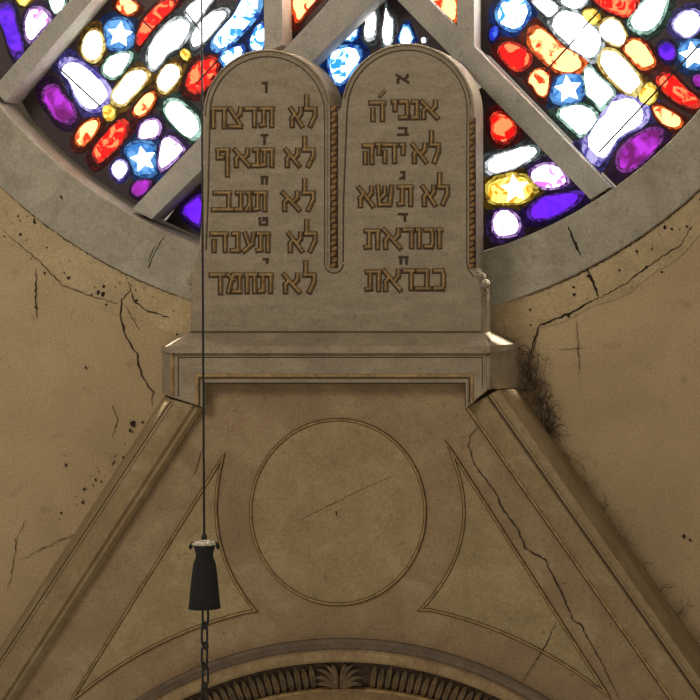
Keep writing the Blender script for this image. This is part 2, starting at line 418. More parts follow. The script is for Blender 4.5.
# ------------------------------------------------------------------ stained glass
PANELS = {
 'A': ([(-90,-14),(76,-14),(8,80),(-90,80)], 'stained glass panel at the left edge above the slanting bar, with a deep violet piece', [
   ('violet', [(0,8),(7,5),(13,9),(17,25),(23,46),(17,57),(10,49),(3,26),(-4,15)]),
   ('pink', [(31,9),(41,8),(50,15),(49,23),(40,32),(32,42),(27,38),(25,26),(27,15)]),
   ('green', [(48,-8),(67,-8),(64,8),(56,14),(51,7)]),
   ('yellow', [(15,-8),(34,-6),(27,6),(19,4)])]),
 'B': ([(100,-14),(282,-14),(282,44),(140,200),(100,240),(15,90)], 'large stained glass panel left of the tablets with a blue star and long red pieces', [
   ('orange', [(116,5),(124,-4),(133,0),(139,8),(130,16),(121,12)]),
   ('star', [(106,25),(118,18),(130,22),(133,34),(131,46),(119,50),(108,47),(106,36)]),
   ('red', [(138,38),(140,29),(145,19),(154,9),(162,1),(174,0),(175,5),(167,15),(154,27),(145,40),(141,43)]),
   ('cream', [(94,29),(101,34),(105,46),(100,58),(94,62),(86,58),(82,50),(85,38)]),
   ('green', [(119,53),(131,53),(131,60),(121,74),(113,79),(104,74),(103,67),(109,58)]),
   ('white', [(176,19),(190,22),(191,33),(181,46),(169,53),(162,63),(154,69),(149,62),(149,50),(157,36),(166,26)]),
   ('yellow', [(179,53),(186,48),(192,55),(186,62)]),
   ('cream', [(140,69),(149,74),(147,82),(133,96),(125,105),(114,103),(112,94),(121,82),(130,72)]),
   ('cream', [(169,64),(179,66),(181,75),(174,86),(164,94),(157,84),(159,74)]),
   ('orange', [(154,92),(155,101),(147,113),(137,117),(133,110),(140,101),(146,94)]),
   ('yellow', [(104,106),(111,105),(117,111),(113,120),(106,120),(103,113)]),
   ('red', [(206,58),(215,59),(218,69),(208,85),(199,93),(188,87),(188,77),(196,64)]),
   ('green', [(167,102),(177,100),(189,109),(198,119),(199,133),(193,139),(184,134),(175,126),(169,119),(165,110)]),
   ('pink', [(143,122),(155,119),(161,126),(158,136),(150,139),(139,139),(139,133)]),
   ('star', [(125,150),(136,142),(155,144),(154,158),(156,175),(137,175),(133,163)]),
   ('pink', [(163,139),(172,137),(182,146),(184,151),(163,171),(159,165),(160,150)]),
   ('lav', [(118,160),(126,162),(128,170),(121,181),(113,174),(112,167)]),
   ('magenta', [(133,186),(139,180),(151,180),(150,187),(141,196),(133,194)]),
   ('red', [(120,120),(129,127),(123,141),(106,158),(98,161),(94,149),(106,134)]),
   ('orange', [(82,125),(96,118),(100,125),(93,137),(82,147),(75,139)]),
   ('magenta', [(46,89),(57,86),(63,96),(74,106),(75,117),(69,123),(58,120),(50,110),(43,98)]),
   ('lav', [(62,65),(69,60),(81,63),(96,74),(106,84),(110,94),(103,105),(94,110),(84,106),(75,96),(72,82),(63,74)]),
   ('white', [(183,13),(196,0),(217,-6),(208,8),(193,26)]),
   ('white', [(194,30),(209,14),(224,9),(229,15),(217,28),(200,47),(192,46)]),
   ('blue', [(240,3),(246,-6),(260,-6),(259,13),(247,28),(229,46),(217,49),(213,41),(222,28),(235,15)]),
   ('blue', [(249,44),(255,28),(264,22),(266,49),(255,52)]),
   ('blue', [(218,56),(240,44),(246,51),(229,70)])]),
 'C': ([(282,-14),(340,-14),(290,44),(284,48)], 'small orange stained glass corner panel above the left tablet', [
   ('orange', [(294,-12),(326,-12),(310,8),(297,24),(293,10)])]),
 'D': ([(370,-14),(394,-14),(450,52),(440,110),(310,110),(310,62)], 'blue and white stained glass panel in the gap above the two tablets', [
   ('blue', [(338,39),(351,23),(358,28),(356,41)]),
   ('white', [(370,3),(376,13),(376,36),(369,40),(364,36),(367,15)]),
   ('white', [(386,3),(388,15),(394,21),(392,44),(385,48),(382,33),(385,18)]),
   ('blue', [(406,20),(416,44),(397,44)]),
   ('blue', [(333,49),(356,46),(361,55),(356,67),(343,84),(333,80),(329,62)]),
   ('blue', [(318,59),(323,58),(320,67)]),
   ('white', [(422,38),(426,38),(426,43),(422,43)])]),
 'E': ([(424,-14),(458,-14),(458,32),(456,34)], 'small red and orange stained glass corner panel above the right tablet', [
   ('orange', [(424,-12),(456,-12),(457,8),(455,24),(440,10)])]),
 'F': ([(474,-14),(716,-14),(760,50),(660,170),(618,188),(490,56),(474,50)], 'large stained glass panel right of the tablets with blue stars and a violet slab', [
   ('blue', [(501,3),(511,-2),(523,-1),(530,10),(526,22),(516,31),(504,27),(496,15)]),
   ('deep', [(489,31),(497,25),(499,34),(492,42)]),
   ('red', [(499,51),(506,43),(519,45),(530,53),(530,63),(521,70),(513,69),(502,58)]),
   ('orange', [(538,27),(549,34),(562,46),(583,58),(583,65),(576,72),(559,72),(545,62),(531,48),(530,34)]),
   ('orange', [(542,69),(549,72),(549,86),(545,96),(538,94),(533,86),(528,81),(533,72)]),
   ('star', [(556,80),(568,73),(582,77),(583,98),(567,105),(551,100)]),
   ('white', [(531,0),(549,-1),(561,9),(550,19),(540,10)]),
   ('white', [(559,0),(586,-6),(587,3),(577,10),(562,5)]),
   ('white', [(562,9),(576,12),(590,22),(600,33),(602,50),(592,62),(576,53),(561,39),(549,22)]),
   ('green', [(590,65),(599,77),(614,89),(612,98),(602,110),(595,103),(585,91),(583,72)]),
   ('green', [(556,113),(577,103),(595,110),(597,123),(583,138),(570,127)]),
   ('lav', [(614,99),(631,98),(647,110),(642,127),(621,134),(608,154),(599,163),(583,144),(597,123),(607,110)]),
   ('magenta', [(645,130),(661,130),(661,141),(645,161),(628,171),(618,165),(621,147)]),
   ('cream', [(609,50),(619,53),(633,69),(641,79),(637,93),(628,94),(613,82),(599,65),(601,53)]),
   ('orange', [(631,40),(643,41),(654,58),(654,65),(643,70),(633,62),(623,48)]),
   ('yellow', [(649,82),(657,89),(655,101),(647,105),(639,101),(640,91)]),
   ('cream', [(606,19),(616,19),(626,33),(625,43),(616,46),(602,38),(598,27)]),
   ('yellow', [(585,10),(594,9),(601,17),(595,26),(587,22),(582,15)]),
   ('red', [(595,-2),(616,-8),(637,-2),(637,10),(626,17),(611,12),(601,5)]),
   ('green', [(642,3),(652,-6),(668,-6),(664,14),(657,26),(645,34),(631,27),(630,19)]),
   ('lav', [(683,12),(697,10),(702,22),(698,31),(688,38),(676,31),(673,22)]),
   ('violet', [(659,47),(667,42),(675,48),(675,57),(668,61),(660,56)]),
   ('star', [(680,45),(692,40),(708,44),(708,62),(694,70),(681,62)]),
   ('red', [(664,74),(673,75),(683,87),(697,98),(698,105),(690,107),(676,101),(662,89),(658,81)]),
   ('orange', [(655,105),(669,110),(683,120),(678,128),(666,127),(654,113)]),
   ('magenta', [(692,78),(700,74),(706,84),(698,88)])]),
 'G': ([(478,90),(486,84),(600,206),(600,225),(478,262)], 'triangular stained glass panel beside the right tablet with a yellow star', [
   ('red', [(492,116),(502,112),(514,124),(515,134),(506,144),(495,140),(491,128)]),
   ('white', [(489,158),(516,149),(534,146),(538,154),(524,164),(506,171),(489,174)]),
   ('pink', [(528,174),(540,165),(556,164),(568,180),(564,186),(548,189),(536,186)]),
   ('yellow', [(489,180),(520,173),(538,188),(526,202),(500,204),(489,200)]),
   ('violet', [(530,208),(542,198),(560,194),(580,192),(580,200),(564,212),(544,220),(532,218)]),
   ('pink', [(494,216),(504,209),(518,216),(520,228),(514,236),(494,236)])]),
 'H': ([(165,222),(204,170),(214,170),(214,262),(180,250)], 'sliver of violet stained glass left of the tablets under the slanting bar', [
   ('violet', [(182,210),(196,197),(202,196),(202,226),(190,221)])]),
}
STARS = {('B', 1): (119.5, 34.5, 13, -6), ('B', 14): (143, 159, 13, 12), ('F', 5): (568, 89, 14, 8), ('F', 22): (693, 55, 14, 10), ('G', 3): (514.5, 188.5, 15, 8)}
LBL = {'white': 'clear white', 'cream': 'cream', 'green': 'pale green', 'lav': 'lavender', 'pink': 'pink', 'red': 'red', 'orange': 'orange', 'yellow': 'yellow',
       'blue': 'light blue', 'deep': 'deep blue', 'star': 'blue', 'violet': 'violet', 'magenta': 'magenta'}
NAMES = {}
def piece(parent, kind, pts, star=None):
    p = px_path(smooth_poly(pts, 1), GY-.012)
    if area2(p) < 0: p = p[::-1]
    cx = sum(q[0] for q in p)/len(p); cz = sum(q[1] for q in p)/len(p)
    p = [(cx+(v[0]-cx)*1.17, cz+(v[1]-cz)*1.17) for v in p]
    q1 = []; q2 = []; q0 = []
    sd = random.uniform(0, 50)
    for i, v in enumerate(p):
        nn = noise.noise(Vector((v[0]*16+sd, v[1]*16, 0))); n3 = noise.noise(Vector((v[0]*40+sd, v[1]*40, 3)))
        k1 = .82+.12*nn+.05*n3; k3 = 1.36+.14*nn
        q0.append((cx+(v[0]-cx)*k3, cz+(v[1]-cz)*k3))
        q1.append((cx+(v[0]-cx)*k1, cz+(v[1]-cz)*k1))
    bm = bmesh.new(); m = len(p); yo = random.uniform(0, .006)
    R0 = [bm.verts.new((v[0], GY-.001-yo, v[1])) for v in q0]
    R1 = [bm.verts.new((v[0], GY-.012-yo, v[1])) for v in p]
    R2 = [bm.verts.new((v[0], GY-.022-yo, v[1])) for v in q1]
    for i in range(m):
        j = (i+1) % m
        bm.faces.new((R0[i], R0[j], R1[j], R1[i])).material_index = 2
        bm.faces.new((R1[i], R1[j], R2[j], R2[i])).material_index = 1
    f = bm.faces.new(R2); f.material_index = 0
    o = link('glass_piece', bm, list(G[kind]), parent)
    o['label'] = LBL[kind]+' glass piece'+(' holding a pale star' if star else '')
    if star:
        sx, sy, sr, rot = star; sp = []
        for i in range(10):
            a = math.radians(90+rot+36*i); r = sr*(1 if i % 2 == 0 else .5)
            sp.append((sx+r*math.cos(a), sy-r*math.sin(a)))
        bm = bmesh.new(); slab(bm, sp, GY-.038, GY-.029)
        s = link('star', bm, M['staryellow'] if kind == 'yellow' else M['starwhite'], o)
    return o
for key, (poly, label, pcs) in PANELS.items():
    root = tag(empty('stained_glass_panel'), label, 'stained glass', 'stained glass panels between the window bars')
    w = px_path(poly, GY)
    w = clip_circle(w if area2(w) > 0 else w[::-1], RI-.016)
    bm = bmesh.new()
    prism(bm, [Vector((v[0], GY, v[1])) for v in w], [Vector((v[0], GY+.03, v[1])) for v in w])
    link('dark_matrix', bm, M['lead'], root)
    for i, (kind, pts) in enumerate(pcs): piece(root, kind, pts, STARS.get((key, i)))
    rods = {'B': [((60,69),(100,106)), ((143,21),(152,29)), ((186,12),(200,30)), ((196,84),(218,60))],
            'F': [((545,72),(575,39)), ((583,28),(602,8)), ((599,152),(664,83)), ((664,83),(700,44)), ((548,20),(562,8))]}.get(key, [])
    for a, b in rods:
        bm = bmesh.new(); tube(bm, [W(*a, GY-.045), W(*b, GY-.045)], .005, 6)
        link('saddle_bar', bm, M['iron'], root)
# the rest of the round window above the photo: paler glazing, its glow boosted to light the ledges
w = clip_circle([(-3.2, W(0,-16,GY).z), (3.2, W(0,-16,GY).z), (3.2, 6), (-3.2, 6)], RI-.016)
bm = bmesh.new(); prism(bm, [Vector((v[0], GY, v[1])) for v in w], [Vector((v[0], GY+.03, v[1])) for v in w])
up = link('upper_glazing', bm, M['lead'], win)
bm = bmesh.new(); kinds = ['white','cream','blue','red','green','lav','orange','white','pink','cream','yellow']
mats = [glass('bright_'+k+'_glass', c_, c2_, 1, 1, strength=60) for k, c_, c2_ in (('white',(255,255,255),(245,250,255)),('cream',(255,250,215),(255,255,240)),('blue',(180,215,250),(240,250,255)),('red',(225,60,45),(255,150,110)),('green',(205,240,225),(245,255,252)),('lav',(225,215,255),(255,252,255)),('orange',(245,150,90),(255,225,150)),('white2',(255,255,255),(245,250,255)),('pink',(235,190,230),(255,240,252)),('cream2',(255,250,215),(255,255,240)),('yellow',(240,215,120),(255,245,160)))]
for iz in range(30):
    for ix in range(34):
        cx = -2.2+ix*.135+(iz % 2)*.06; cz = W(0,-16,GY).z+.09+iz*.15
        if math.hypot(cx-RC.x, cz-RC.z) > RI-.1: continue
        k = random.randrange(len(kinds)); v = []
        for i in range(8):
            a = 2*math.pi*i/8; r = random.uniform(.8, 1.15)
            v.append(bm.verts.new((cx+.05*r*math.cos(a), GY-.015, cz+.06*r*math.sin(a))))
        bm.faces.new(v).material_index = k
tag(link('upper_glass_piece', bm, mats, win), kind='stuff')

# ------------------------------------------------------------------ the two tablets
TF, TB = -.33, -.035
tabs = tag(empty('stone_tablets'), 'pair of joined round-topped stone tablets carved with Hebrew letters in front of the window', 'stone tablets')
LC, RCt = (267.5, 114, 64.5, 65), (407.5, 110, 66.5, 67)
outline = [(190,333),(190.5,300),(192,275),(197,255),(200,235),(202,200),(203,114)]
outline += arc(267.5,114,64.5,176,8,26,65)
outline += [(333,112),(336,110),(340.5,108)]
outline += arc(407.5,110,66.5,172,2,26,67)
outline += [(474,150),(474,268),(477,276),(482,288),(483,300),(483,333)]
bm = bmesh.new()
fr = [W(a, b, TF) for a, b in outline]; p2 = [(v.x, v.z) for v in fr]
ins = inset2(p2, .010)
A = [bm.verts.new((q[0], TF, q[1])) for q in ins]; B = [bm.verts.new((q[0], TF+.012, q[1])) for q in p2]
C = [bm.verts.new((q[0], TB, q[1])) for q in p2]; m = len(p2)
bm.faces.new(A); bm.faces.new(C[::-1])
for i in range(m):
    j = (i+1) % m
    bm.faces.new((A[i], B[i], B[j], A[j])); bm.faces.new((B[i], C[i], C[j], B[j]))
body = link('tablet_body', bm, M['tab'], tabs)

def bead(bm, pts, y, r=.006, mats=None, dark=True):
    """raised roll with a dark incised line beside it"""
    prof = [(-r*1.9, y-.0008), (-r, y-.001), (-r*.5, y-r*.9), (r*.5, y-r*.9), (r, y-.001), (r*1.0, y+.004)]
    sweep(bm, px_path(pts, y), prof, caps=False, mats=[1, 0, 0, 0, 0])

def border(pts, name='border_molding', r=.006, parent=body, y=TF, mats=None):
    bm = bmesh.new(); bead(bm, pts, y, r)
    return link(name, bm, mats or [M['tab'], M['grime_and_shade']], parent)
i6 = 5.5
# inner borders of each tablet
lp = [(204.5,250),(206.5,200),(208.5,116)]+arc(267.5,114,59,178,2,26,59)+[(326.5,120),(326.5,262)]
lp += arc(334,264,7.5,180,360,10)
rp = [(341.5,262),(342,200),(345.5,112)]+arc(407.5,110,61.5,178,2,26,61.5)+[(468.5,150),(468.5,262),(470,269),(475.5,276)]
border(lp); border(rp)
# rolls on the outer edges
border([(204,116)]+arc(267.5,114,63,176,10,26,63.5), 'edge_roll', .004)
border(arc(407.5,110,65,170,4,26,65.5), 'edge_roll', .004)

def rope(x, y0, y1, name='rope_molding'):
    bm = bmesh.new(); z = y0; k = 0
    back = [(x-4, y0), (x+4, y0), (x+4, y1), (x-4, y1)]
    slab(bm, back, TF-.0015, TF+.002, 1)
    while z < y1-3:
        c = W(x+(.6 if k % 2 else -.6), z+2.6, TF-.004)
        res = bmesh.ops.create_icosphere(bm, subdivisions=2, radius=.0125)
        for v in res['verts']:
            v.co = Vector((v.co.x*1.05+v.co.z*.35, v.co.y*.75, v.co.z*1.05)) + c
        z += 5.6; k += 1
    return link(name, bm, [M['rope'], M['grime_and_shade']], body, True)
rope(334, 106, 268); rope(471.8, 118, 268)
# small scroll where the slab widens, on each side
def scroll(px, py, s):
    bm = bmesh.new()
    for dx, dy, r in ((0, 0, .022), (s*3.5, 7, .024), (s*4.0, 16, .012)):
        c = W(px+dx, py+dy, -.26); pr = [(r*.55, -.05), (r, -.035), (r, .06), (r*.55, .075)]
        rows = []
        for rr, yy in pr: rows.append([bm.verts.new((c.x+rr*math.cos(2*math.pi*i/14), c.y+yy, c.z+rr*math.sin(2*math.pi*i/14))) for i in range(14)])
        for a, b in zip(rows, rows[1:]):
            for i in range(14): bm.faces.new((a[i], a[(i+1) % 14], b[(i+1) % 14], b[i]))
        bm.faces.new(rows[0]); bm.faces.new(rows[-1][::-1])
    link('scroll', bm, M['tab'], tabs, False)
scroll(480, 277, 1); scroll(197, 274, -1)

# Hebrew letters --------------------------------------------------------------
GL = {
 'alef': [((0,1),(1,0)), ((.92,1),(.9,.72)), ((.9,.72),(.62,.42)), ((.32,.68),(.1,.42)), ((.1,.42),(.1,0))],
 'lamed': [((.15,1.75),(.15,1)), ((.05,1),(.95,1)), ((.93,1),(.93,.6)), ((.93,.6),(.5,0))],
 'tav': [((0,1),(.98,1)), ((.92,1),(.92,0)), ((.26,1),(.24,.1)), ((.28,.05),(-.02,.02))],
 'resh': [((0,1),(.98,1)), ((.88,1),(.88,0))],
 'dalet': [((0,1),(1.08,1)), ((.82,1),(.82,0))],
 'tsadi': [((1,1),(.92,.7)), ((.92,.7),(.55,.48)), ((0,1),(.98,.1)), ((0,0),(1,0))],
 'het': [((0,1),(1,1)), ((.1,1),(.1,0)), ((.9,1),(.9,0))],
 'he': [((-.02,1),(1,1)), ((.9,1),(.9,0)), ((.14,.58),(.14,0))],
 'nun': [((.2,1),(.9,1)), ((.85,1),(.85,0)), ((0,0),(.95,0))],
 'finalpe': [((.05,1),(.95,1)), ((.9,1),(.9,-.6)), ((.1,1),(.1,.5)), ((.1,.5),(.45,.5))],
 'gimel': [((.3,1),(.8,1)), ((.75,1),(.8,0)), ((.8,.35),(.1,0))],
 'bet': [((.05,1),(.88,1)), ((.84,1),(.84,0)), ((-.05,0),(1.05,0))],
 'kaf': [((.05,1),(.85,1)), ((.82,1),(.95,.8)), ((.95,.8),(.95,.2)), ((.95,.2),(.82,0)), ((.85,0),(.05,0))],
 'ayin': [((1,1),(.85,.4)), ((.85,.4),(0,-.02)), ((.1,1),(.55,.3))],
 'mem': [((.42,1),(.98,1)), ((.93,1),(.93,0)), ((.95,0),(.45,0)), ((0,1),(.4,.72)), ((.3,.8),(.05,0)), ((.3,.82),(.5,1))],
 'yod': [((.05,1),(.9,1)), ((.85,1),(.75,.5))],
 'vav': [((.05,1),(.85,1)), ((.8,1),(.8,0))],
 'zayin': [((0,1),(1,1)), ((.5,1),(.5,0))],
 'shin': [((.1,0),(.85,0)), ((0,1),(.12,0)), ((.5,.95),(.48,.6)), ((.48,.6),(.14,.3)), ((1,1),(.85,0))],
 'tet': [((0,1),(.05,0)), ((.05,0),(.95,0)), ((.95,0),(.95,1)), ((.95,1),(.5,1)), ((.5,1),(.5,.68))],
 'mark': [((1,1),(.1,0))],
}
def letter(gname, xl, xr, yt, yb, nib=3.4, h=.017, name='hebrew_letter', small=False):
    bm = bmesh.new(); wv = nib*.5
    x0, x1, y0, y1 = xl+wv, xr-wv, yt+wv, yb-wv
    if x1-x0 < 1.5: x0, x1 = (xl+xr)/2-.8, (xl+xr)/2+.8
    # dark plate offset as dirt and painted shadow, then the raised stroke
    for k, (a, b) in enumerate(GL[gname]):
        pa = W(x0+(x1-x0)*a[0], y1+(y0-y1)*a[1], TF); pb = W(x0+(x1-x0)*b[0], y1+(y0-y1)*b[1], TF)
        d = Vector((pb.x-pa.x, 0, pb.z-pa.z)); L_ = d.length; d.normalize(); nn = Vector((-d.z, 0, d.x))
        w = nib*S*.5
        def quad(ww, e, y): return [Vector((q.x, y, q.z)) for q in (pa-d*e+nn*ww, pb+d*e+nn*ww, pb+d*e-nn*ww, pa-d*e-nn*ww)]
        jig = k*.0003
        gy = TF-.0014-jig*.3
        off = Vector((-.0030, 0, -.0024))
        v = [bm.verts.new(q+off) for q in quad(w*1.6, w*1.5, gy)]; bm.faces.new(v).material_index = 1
        if small:
            prism(bm, quad(w*.8, w*.7, TF-.004-jig), quad(w*1.0, w*.95, TF-.001), 1)
        else:
            prism(bm, quad(w*.28, w*.5, TF-h-jig), quad(w*1.0, w*1.0, TF-.001), 0)
    return link(name, bm, [M['gold'], M['grime_and_shade']], body)
LT = [
 # left tablet
 [('lamed',304,318,107,127),('alef',290,304,107,127),('tav',260,275,107,127),('resh',245,258,107,127),('tsadi',229,243,107,128),('het',211,228,107,128)],
 [('lamed',302,316,148,167),('alef',285,301,148,167),('tav',261,275,148,167),('nun',252,261,148,167),('alef',234,251,148,167),('finalpe',216,231,148,167)],
 [('lamed',302,316,191,211),('alef',282,301,191,211),('tav',254,268,191,211),('gimel',245,253,191,211),('nun',235,244,191,211),('bet',213,234,191,211)],
 [('lamed',304,318,232,252),('alef',288,304,232,252),('tav',257,271,232,252),('ayin',243,256,232,252),('nun',231,241,232,252),('he',211,229,232,252)],
 [('lamed',303,317,273,293),('alef',283,301,273,293),('tav',259,274,273,293),('het',245,258,273,293),('mem',227,243,273,293),('dalet',210,225,273,294)],
 # right tablet
 [('alef',421,439,100,119),('nun',411,420,100,119),('kaf',399,410,100,119),('yod',392,398,100,119),('he',370,386,101,121)],
 [('lamed',429,441,143,163),('alef',412,428,143,163),('yod',400,406,143,163),('he',382,398,143,163),('yod',376,382,143,163),('he',363,375,144,164)],
 [('lamed',437,450,185,205),('alef',422,437,185,206),('tav',398,414,185,206),('shin',377,394,185,206),('alef',358,375,186,207)],
 [('zayin',437,443,228,248),('kaf',424,435,228,248),('vav',416,422,228,248),('resh',403,415,228,248),('alef',383,402,228,249),('tav',365,381,229,249)],
 [('kaf',433,446,269,290),('bet',416,431,269,290),('dalet',403,415,269,290),('alef',383,402,269,291),('tav',366,382,270,291)],
]
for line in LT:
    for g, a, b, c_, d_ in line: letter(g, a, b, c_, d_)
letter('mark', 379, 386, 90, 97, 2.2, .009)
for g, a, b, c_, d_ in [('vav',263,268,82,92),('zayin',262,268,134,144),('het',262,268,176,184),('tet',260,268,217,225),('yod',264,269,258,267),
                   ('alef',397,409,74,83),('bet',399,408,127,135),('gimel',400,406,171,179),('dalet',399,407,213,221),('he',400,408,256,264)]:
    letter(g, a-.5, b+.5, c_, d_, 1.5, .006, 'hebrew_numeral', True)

# ------------------------------------------------------------------ plinth under the tablets
PF = -.42
pl = tag(empty('stone_plinth'), 'moulded stone plinth with sunlit sloping shoulders carrying the two tablets', 'plinth')
bm = bmesh.new()
slab(bm, [(174,350),(487,350),(487,390),(466,408),(466,383),(203,383),(203,407),(174,398)], PF, -.03, 0, .004)
link('frieze_block', bm, M['plinth'], pl)
# splayed returns
for nm, fx, wx, yt, yb0, yb1, in_ in (('l', 174, 162, 350, 398, 393, 190), ('r', 487, 518, 350, 389, 388, 470)):
    bm = bmesh.new()
    f0, f1_ = W(fx, yt, PF+.02), W(fx, yb0, PF+.02); w0_, w1_ = W(wx, yt-4, -.03), W(wx, yb1, -.03)
    i0 = Vector((W(in_, yt, PF).x, f0.y, f0.z)); i1 = Vector((i0.x, f0.y, f1_.z))
    j0 = Vector((i0.x, -.03, w0_.z)); j1 = Vector((i0.x, -.03, w1_.z))
    sgn = 1 if nm == 'l' else -1
    e = .002*sgn
    f0.x -= e; f1_.x -= e
    vs = [bm.verts.new(v) for v in (f0, w0_, w1_, f1_)]
    bm.faces.new(vs)
    # give the return thickness towards the block
    vt = [bm.verts.new(v+Vector((.03*sgn, 0, 0))) for v in (f0, w0_, w1_, f1_)]
    bm.faces.new(vt[::-1])
    for i in range(4): bm.faces.new((vs[i], vt[i], vt[(i+1) % 4], vs[(i+1) % 4]))
    link('side_return', bm, M['plinth'], pl)
# corner beads
for px in (172.5, 488.5):
    bm = bmesh.new(); y1_ = 396 if px < 300 else 388
    tube(bm, [W(px, 353, PF+.004), W(px, y1_, PF+.004)], .009, 8)
    link('corner_bead', bm, M['gold'] if px < 300 else M['plinth'], pl, True)
# weathered sloping cap: a hipped roof from the lip up to the tablets' foot
lipf = -.45
def lip(y_px, off):
    return [W(163, y_px-2, -.03), W(170-off, y_px, lipf), W(490+off, y_px, lipf), W(519, y_px-4, -.03)]
bm = bmesh.new()
lo = [W(161.5,352,-.03), W(171,353,lipf), W(490,353,lipf), W(519,348,-.03)]
hi = [W(161.5,347.5,-.03), W(171,346,lipf), W(490,346,lipf), W(519,343.5,-.03)]
tz = W(0, 333, TF).z
bl, br = W(190,333,TF), W(483,333,TF)
top = [Vector((bl.x-.004, -.03, tz)), Vector((bl.x-.004, TF-.008, tz)), Vector((br.x+.004, TF-.008, tz)), Vector((br.x+.004, -.03, tz))]
L0 = [bm.verts.new(v) for v in lo]; L1 = [bm.verts.new(v) for v in hi]; L2 = [bm.verts.new(v) for v in top]
for i in range(3):
    bm.faces.new((L0[i], L0[i+1], L1[i+1], L1[i])); bm.faces.new((L1[i], L1[i+1], L2[i+1], L2[i]))
bm.faces.new(L2); bm.faces.new(L0[::-1])
bm.faces.new((L0[0], L1[0], L2[0], L2[3], L1[3], L0[3]))
link('sloping_cap', bm, M['plinth'], pl)
# inner frame mouldings (gilt line, step)
for a, yy, r, mt in (([(197,405),(197,375.5),(472,375.5),(472,403)], PF, .0085, 'gold'), ([(202,407),(202,381.5),(467,381.5),(467,407)], PF, .0055, 'plinth')):
    bm = bmesh.new(); bead(bm, a, yy, r); link('frame_molding', bm, [M[mt], M['grime_and_shade']], pl)
bm = bmesh.new(); bead(bm, [(177,396),(177,356),(484,356),(484,388)], PF, .005); link('frame_molding', bm, [M['plinth'], M['grime_and_shade']], pl)

# ------------------------------------------------------------------ raking mouldings
def rake(lines, label, mats):
    root = tag(empty('raking_molding'), label, 'stone molding', None)
    bm = bmesh.new(); s_ = [bm.verts.new(W(*l[0], l[2])) for l in lines]; e_ = [bm.verts.new(W(*l[1], l[2])) for l in lines]
    bs = [Vector((s_[-1].co.x, -.002, s_[-1].co.z)), Vector((s_[0].co.x, -.002, s_[0].co.z))]
    be = [Vector((e_[-1].co.x, -.002, e_[-1].co.z)), Vector((e_[0].co.x, -.002, e_[0].co.z))]
    for i in range(len(lines)-1): bm.faces.new((s_[i], s_[i+1], e_[i+1], e_[i]))
    b1, b2, c1, c2_ = [bm.verts.new(v) for v in (bs[0], bs[1], be[0], be[1])]
    bm.faces.new((s_[-1], b1, c1, e_[-1])); bm.faces.new(s_+[b1, b2]); bm.faces.new(e_+[c1, c2_])
    bm.faces.new((b1, b2, c2_, c1)); bm.faces.new((b2, s_[0], e_[0], c2_))
    link('molding_body', bm, M['rake'], root)
    return root
R_ = rake([((519,390),(754,724),-.004),((512,389),(743,724),-.26),((499,390),(731,724),-.395),((491,393.5),(722,724),-.395),((488,395),(719,724),-.38),((485.5,396.5),(716,724),-.395),
           ((476,401.5),(699,724),-.38),((471,404.5),(692,724),-.362),((468,407),(688,724),-.362),((466,409),(686,724),-.337)],
     'raking stone moulding running down to the right from the plinth, cobwebs along it', None)
L_r = rake([((164,396),(-50,724),-.004),((171,400),(-42,724),-.38),((173,400),(-39,724),-.395),((193,404.5),(-14,724),-.395),((196,405.5),(-11,724),-.377),((199,407),(-7,724),-.39),
           ((201.5,408),(-3,724),-.362),((203,409),(0,724),-.337)],
     'raking stone moulding running down to the left from the plinth behind the chain', None)
for root, lines, mt in ((R_, [((467,407),(687,722)), ((490,395),(720,722))], 'gold'), (L_r, [((200.5,409),(-4,722)), ((172.5,402),(-38,722))], 'gold')):
    for k, (a, b) in enumerate(lines):
        bm = bmesh.new()
        q = px_path([a, b], -.395 if k else -.364)
        yy = -.394 if k else -.363
        sweep(bm, q, [(-.012, yy), (-.006, yy-.001), (-.004, yy-.007), (.004, yy-.007), (.006, yy)], mats=[1, 0, 0, 0], caps=False)
        link('gilt_fillet' if not k else 'edge_fillet', bm, [M['gold'] if not k else M['rake'], M['grime_and_shade']], root)

# ------------------------------------------------------------------ gable panel with roundel and spandrels
FY = -.335
gp = tag(empty('gable_panel'), 'rose-brown marble gable panel with an incised roundel and two triangular insets', 'stone panel')
AC = (343, 1018)
def aarc(r, a0, a1, n=40): return arc(AC[0], AC[1], r, a0, a1, n)
bm = bmesh.new()
bot = aarc(380, 128, 52, 60)
poly = [(203.5,384),(465.5,384),(466,409),(686,724)]
poly += [p for p in bot[::-1] if p[0] < 690 and p[1] < 722]
poly += [(0,724),(203.5,409)]
slab(bm, poly, FY, -.004)
panel = link('marble_field', bm, M['field'], gp)
def inset_panel(name, pts, label):
    a_, b_ = pts[-1], pts[0]
    if math.hypot(a_[0]-b_[0], a_[1]-b_[1]) > 40: pts = pts+[(a_[0]+(b_[0]-a_[0])*t/40, a_[1]+(b_[1]-a_[1])*t/40) for t in range(1, 40)]
    bm = bmesh.new(); slab(bm, pts, FY-.004, FY+.002)
    o = link(name, bm, M['inset'], gp); o['label'] = label
    bm = bmesh.new()
    q = px_path(pts, FY-.004)
    s = 1 if area2(q) > 0 else -1
    prof = [(-s*.008, FY-.0012), (-s*.004, FY-.0045), (-s*.002, FY-.013), (s*.004, FY-.013), (s*.007, FY-.005), (s*.010, FY-.0045)]
    sweep(bm, q, prof, closed=True, mats=[1, 0, 0, 0, 1])
    link('incised_border', bm, [M['gold'], M['grime_and_shade']], o)
    return o
inset_panel('roundel', arc(338, 512, 87.5, 0, 358, 90, 92.5)[:-1], 'honey marble disc')
def bez(a, c, b, n=16): return [((1-t)**2*a[0]+2*t*(1-t)*c[0]+t*t*b[0], (1-t)**2*a[1]+2*t*(1-t)*c[1]+t*t*b[1]) for t in (i/n for i in range(n+1))]
ls = bez((224,455), (199,545), (256,611), 20)+[p for p in aarc(417, 102.2, 131, 24)][1:]
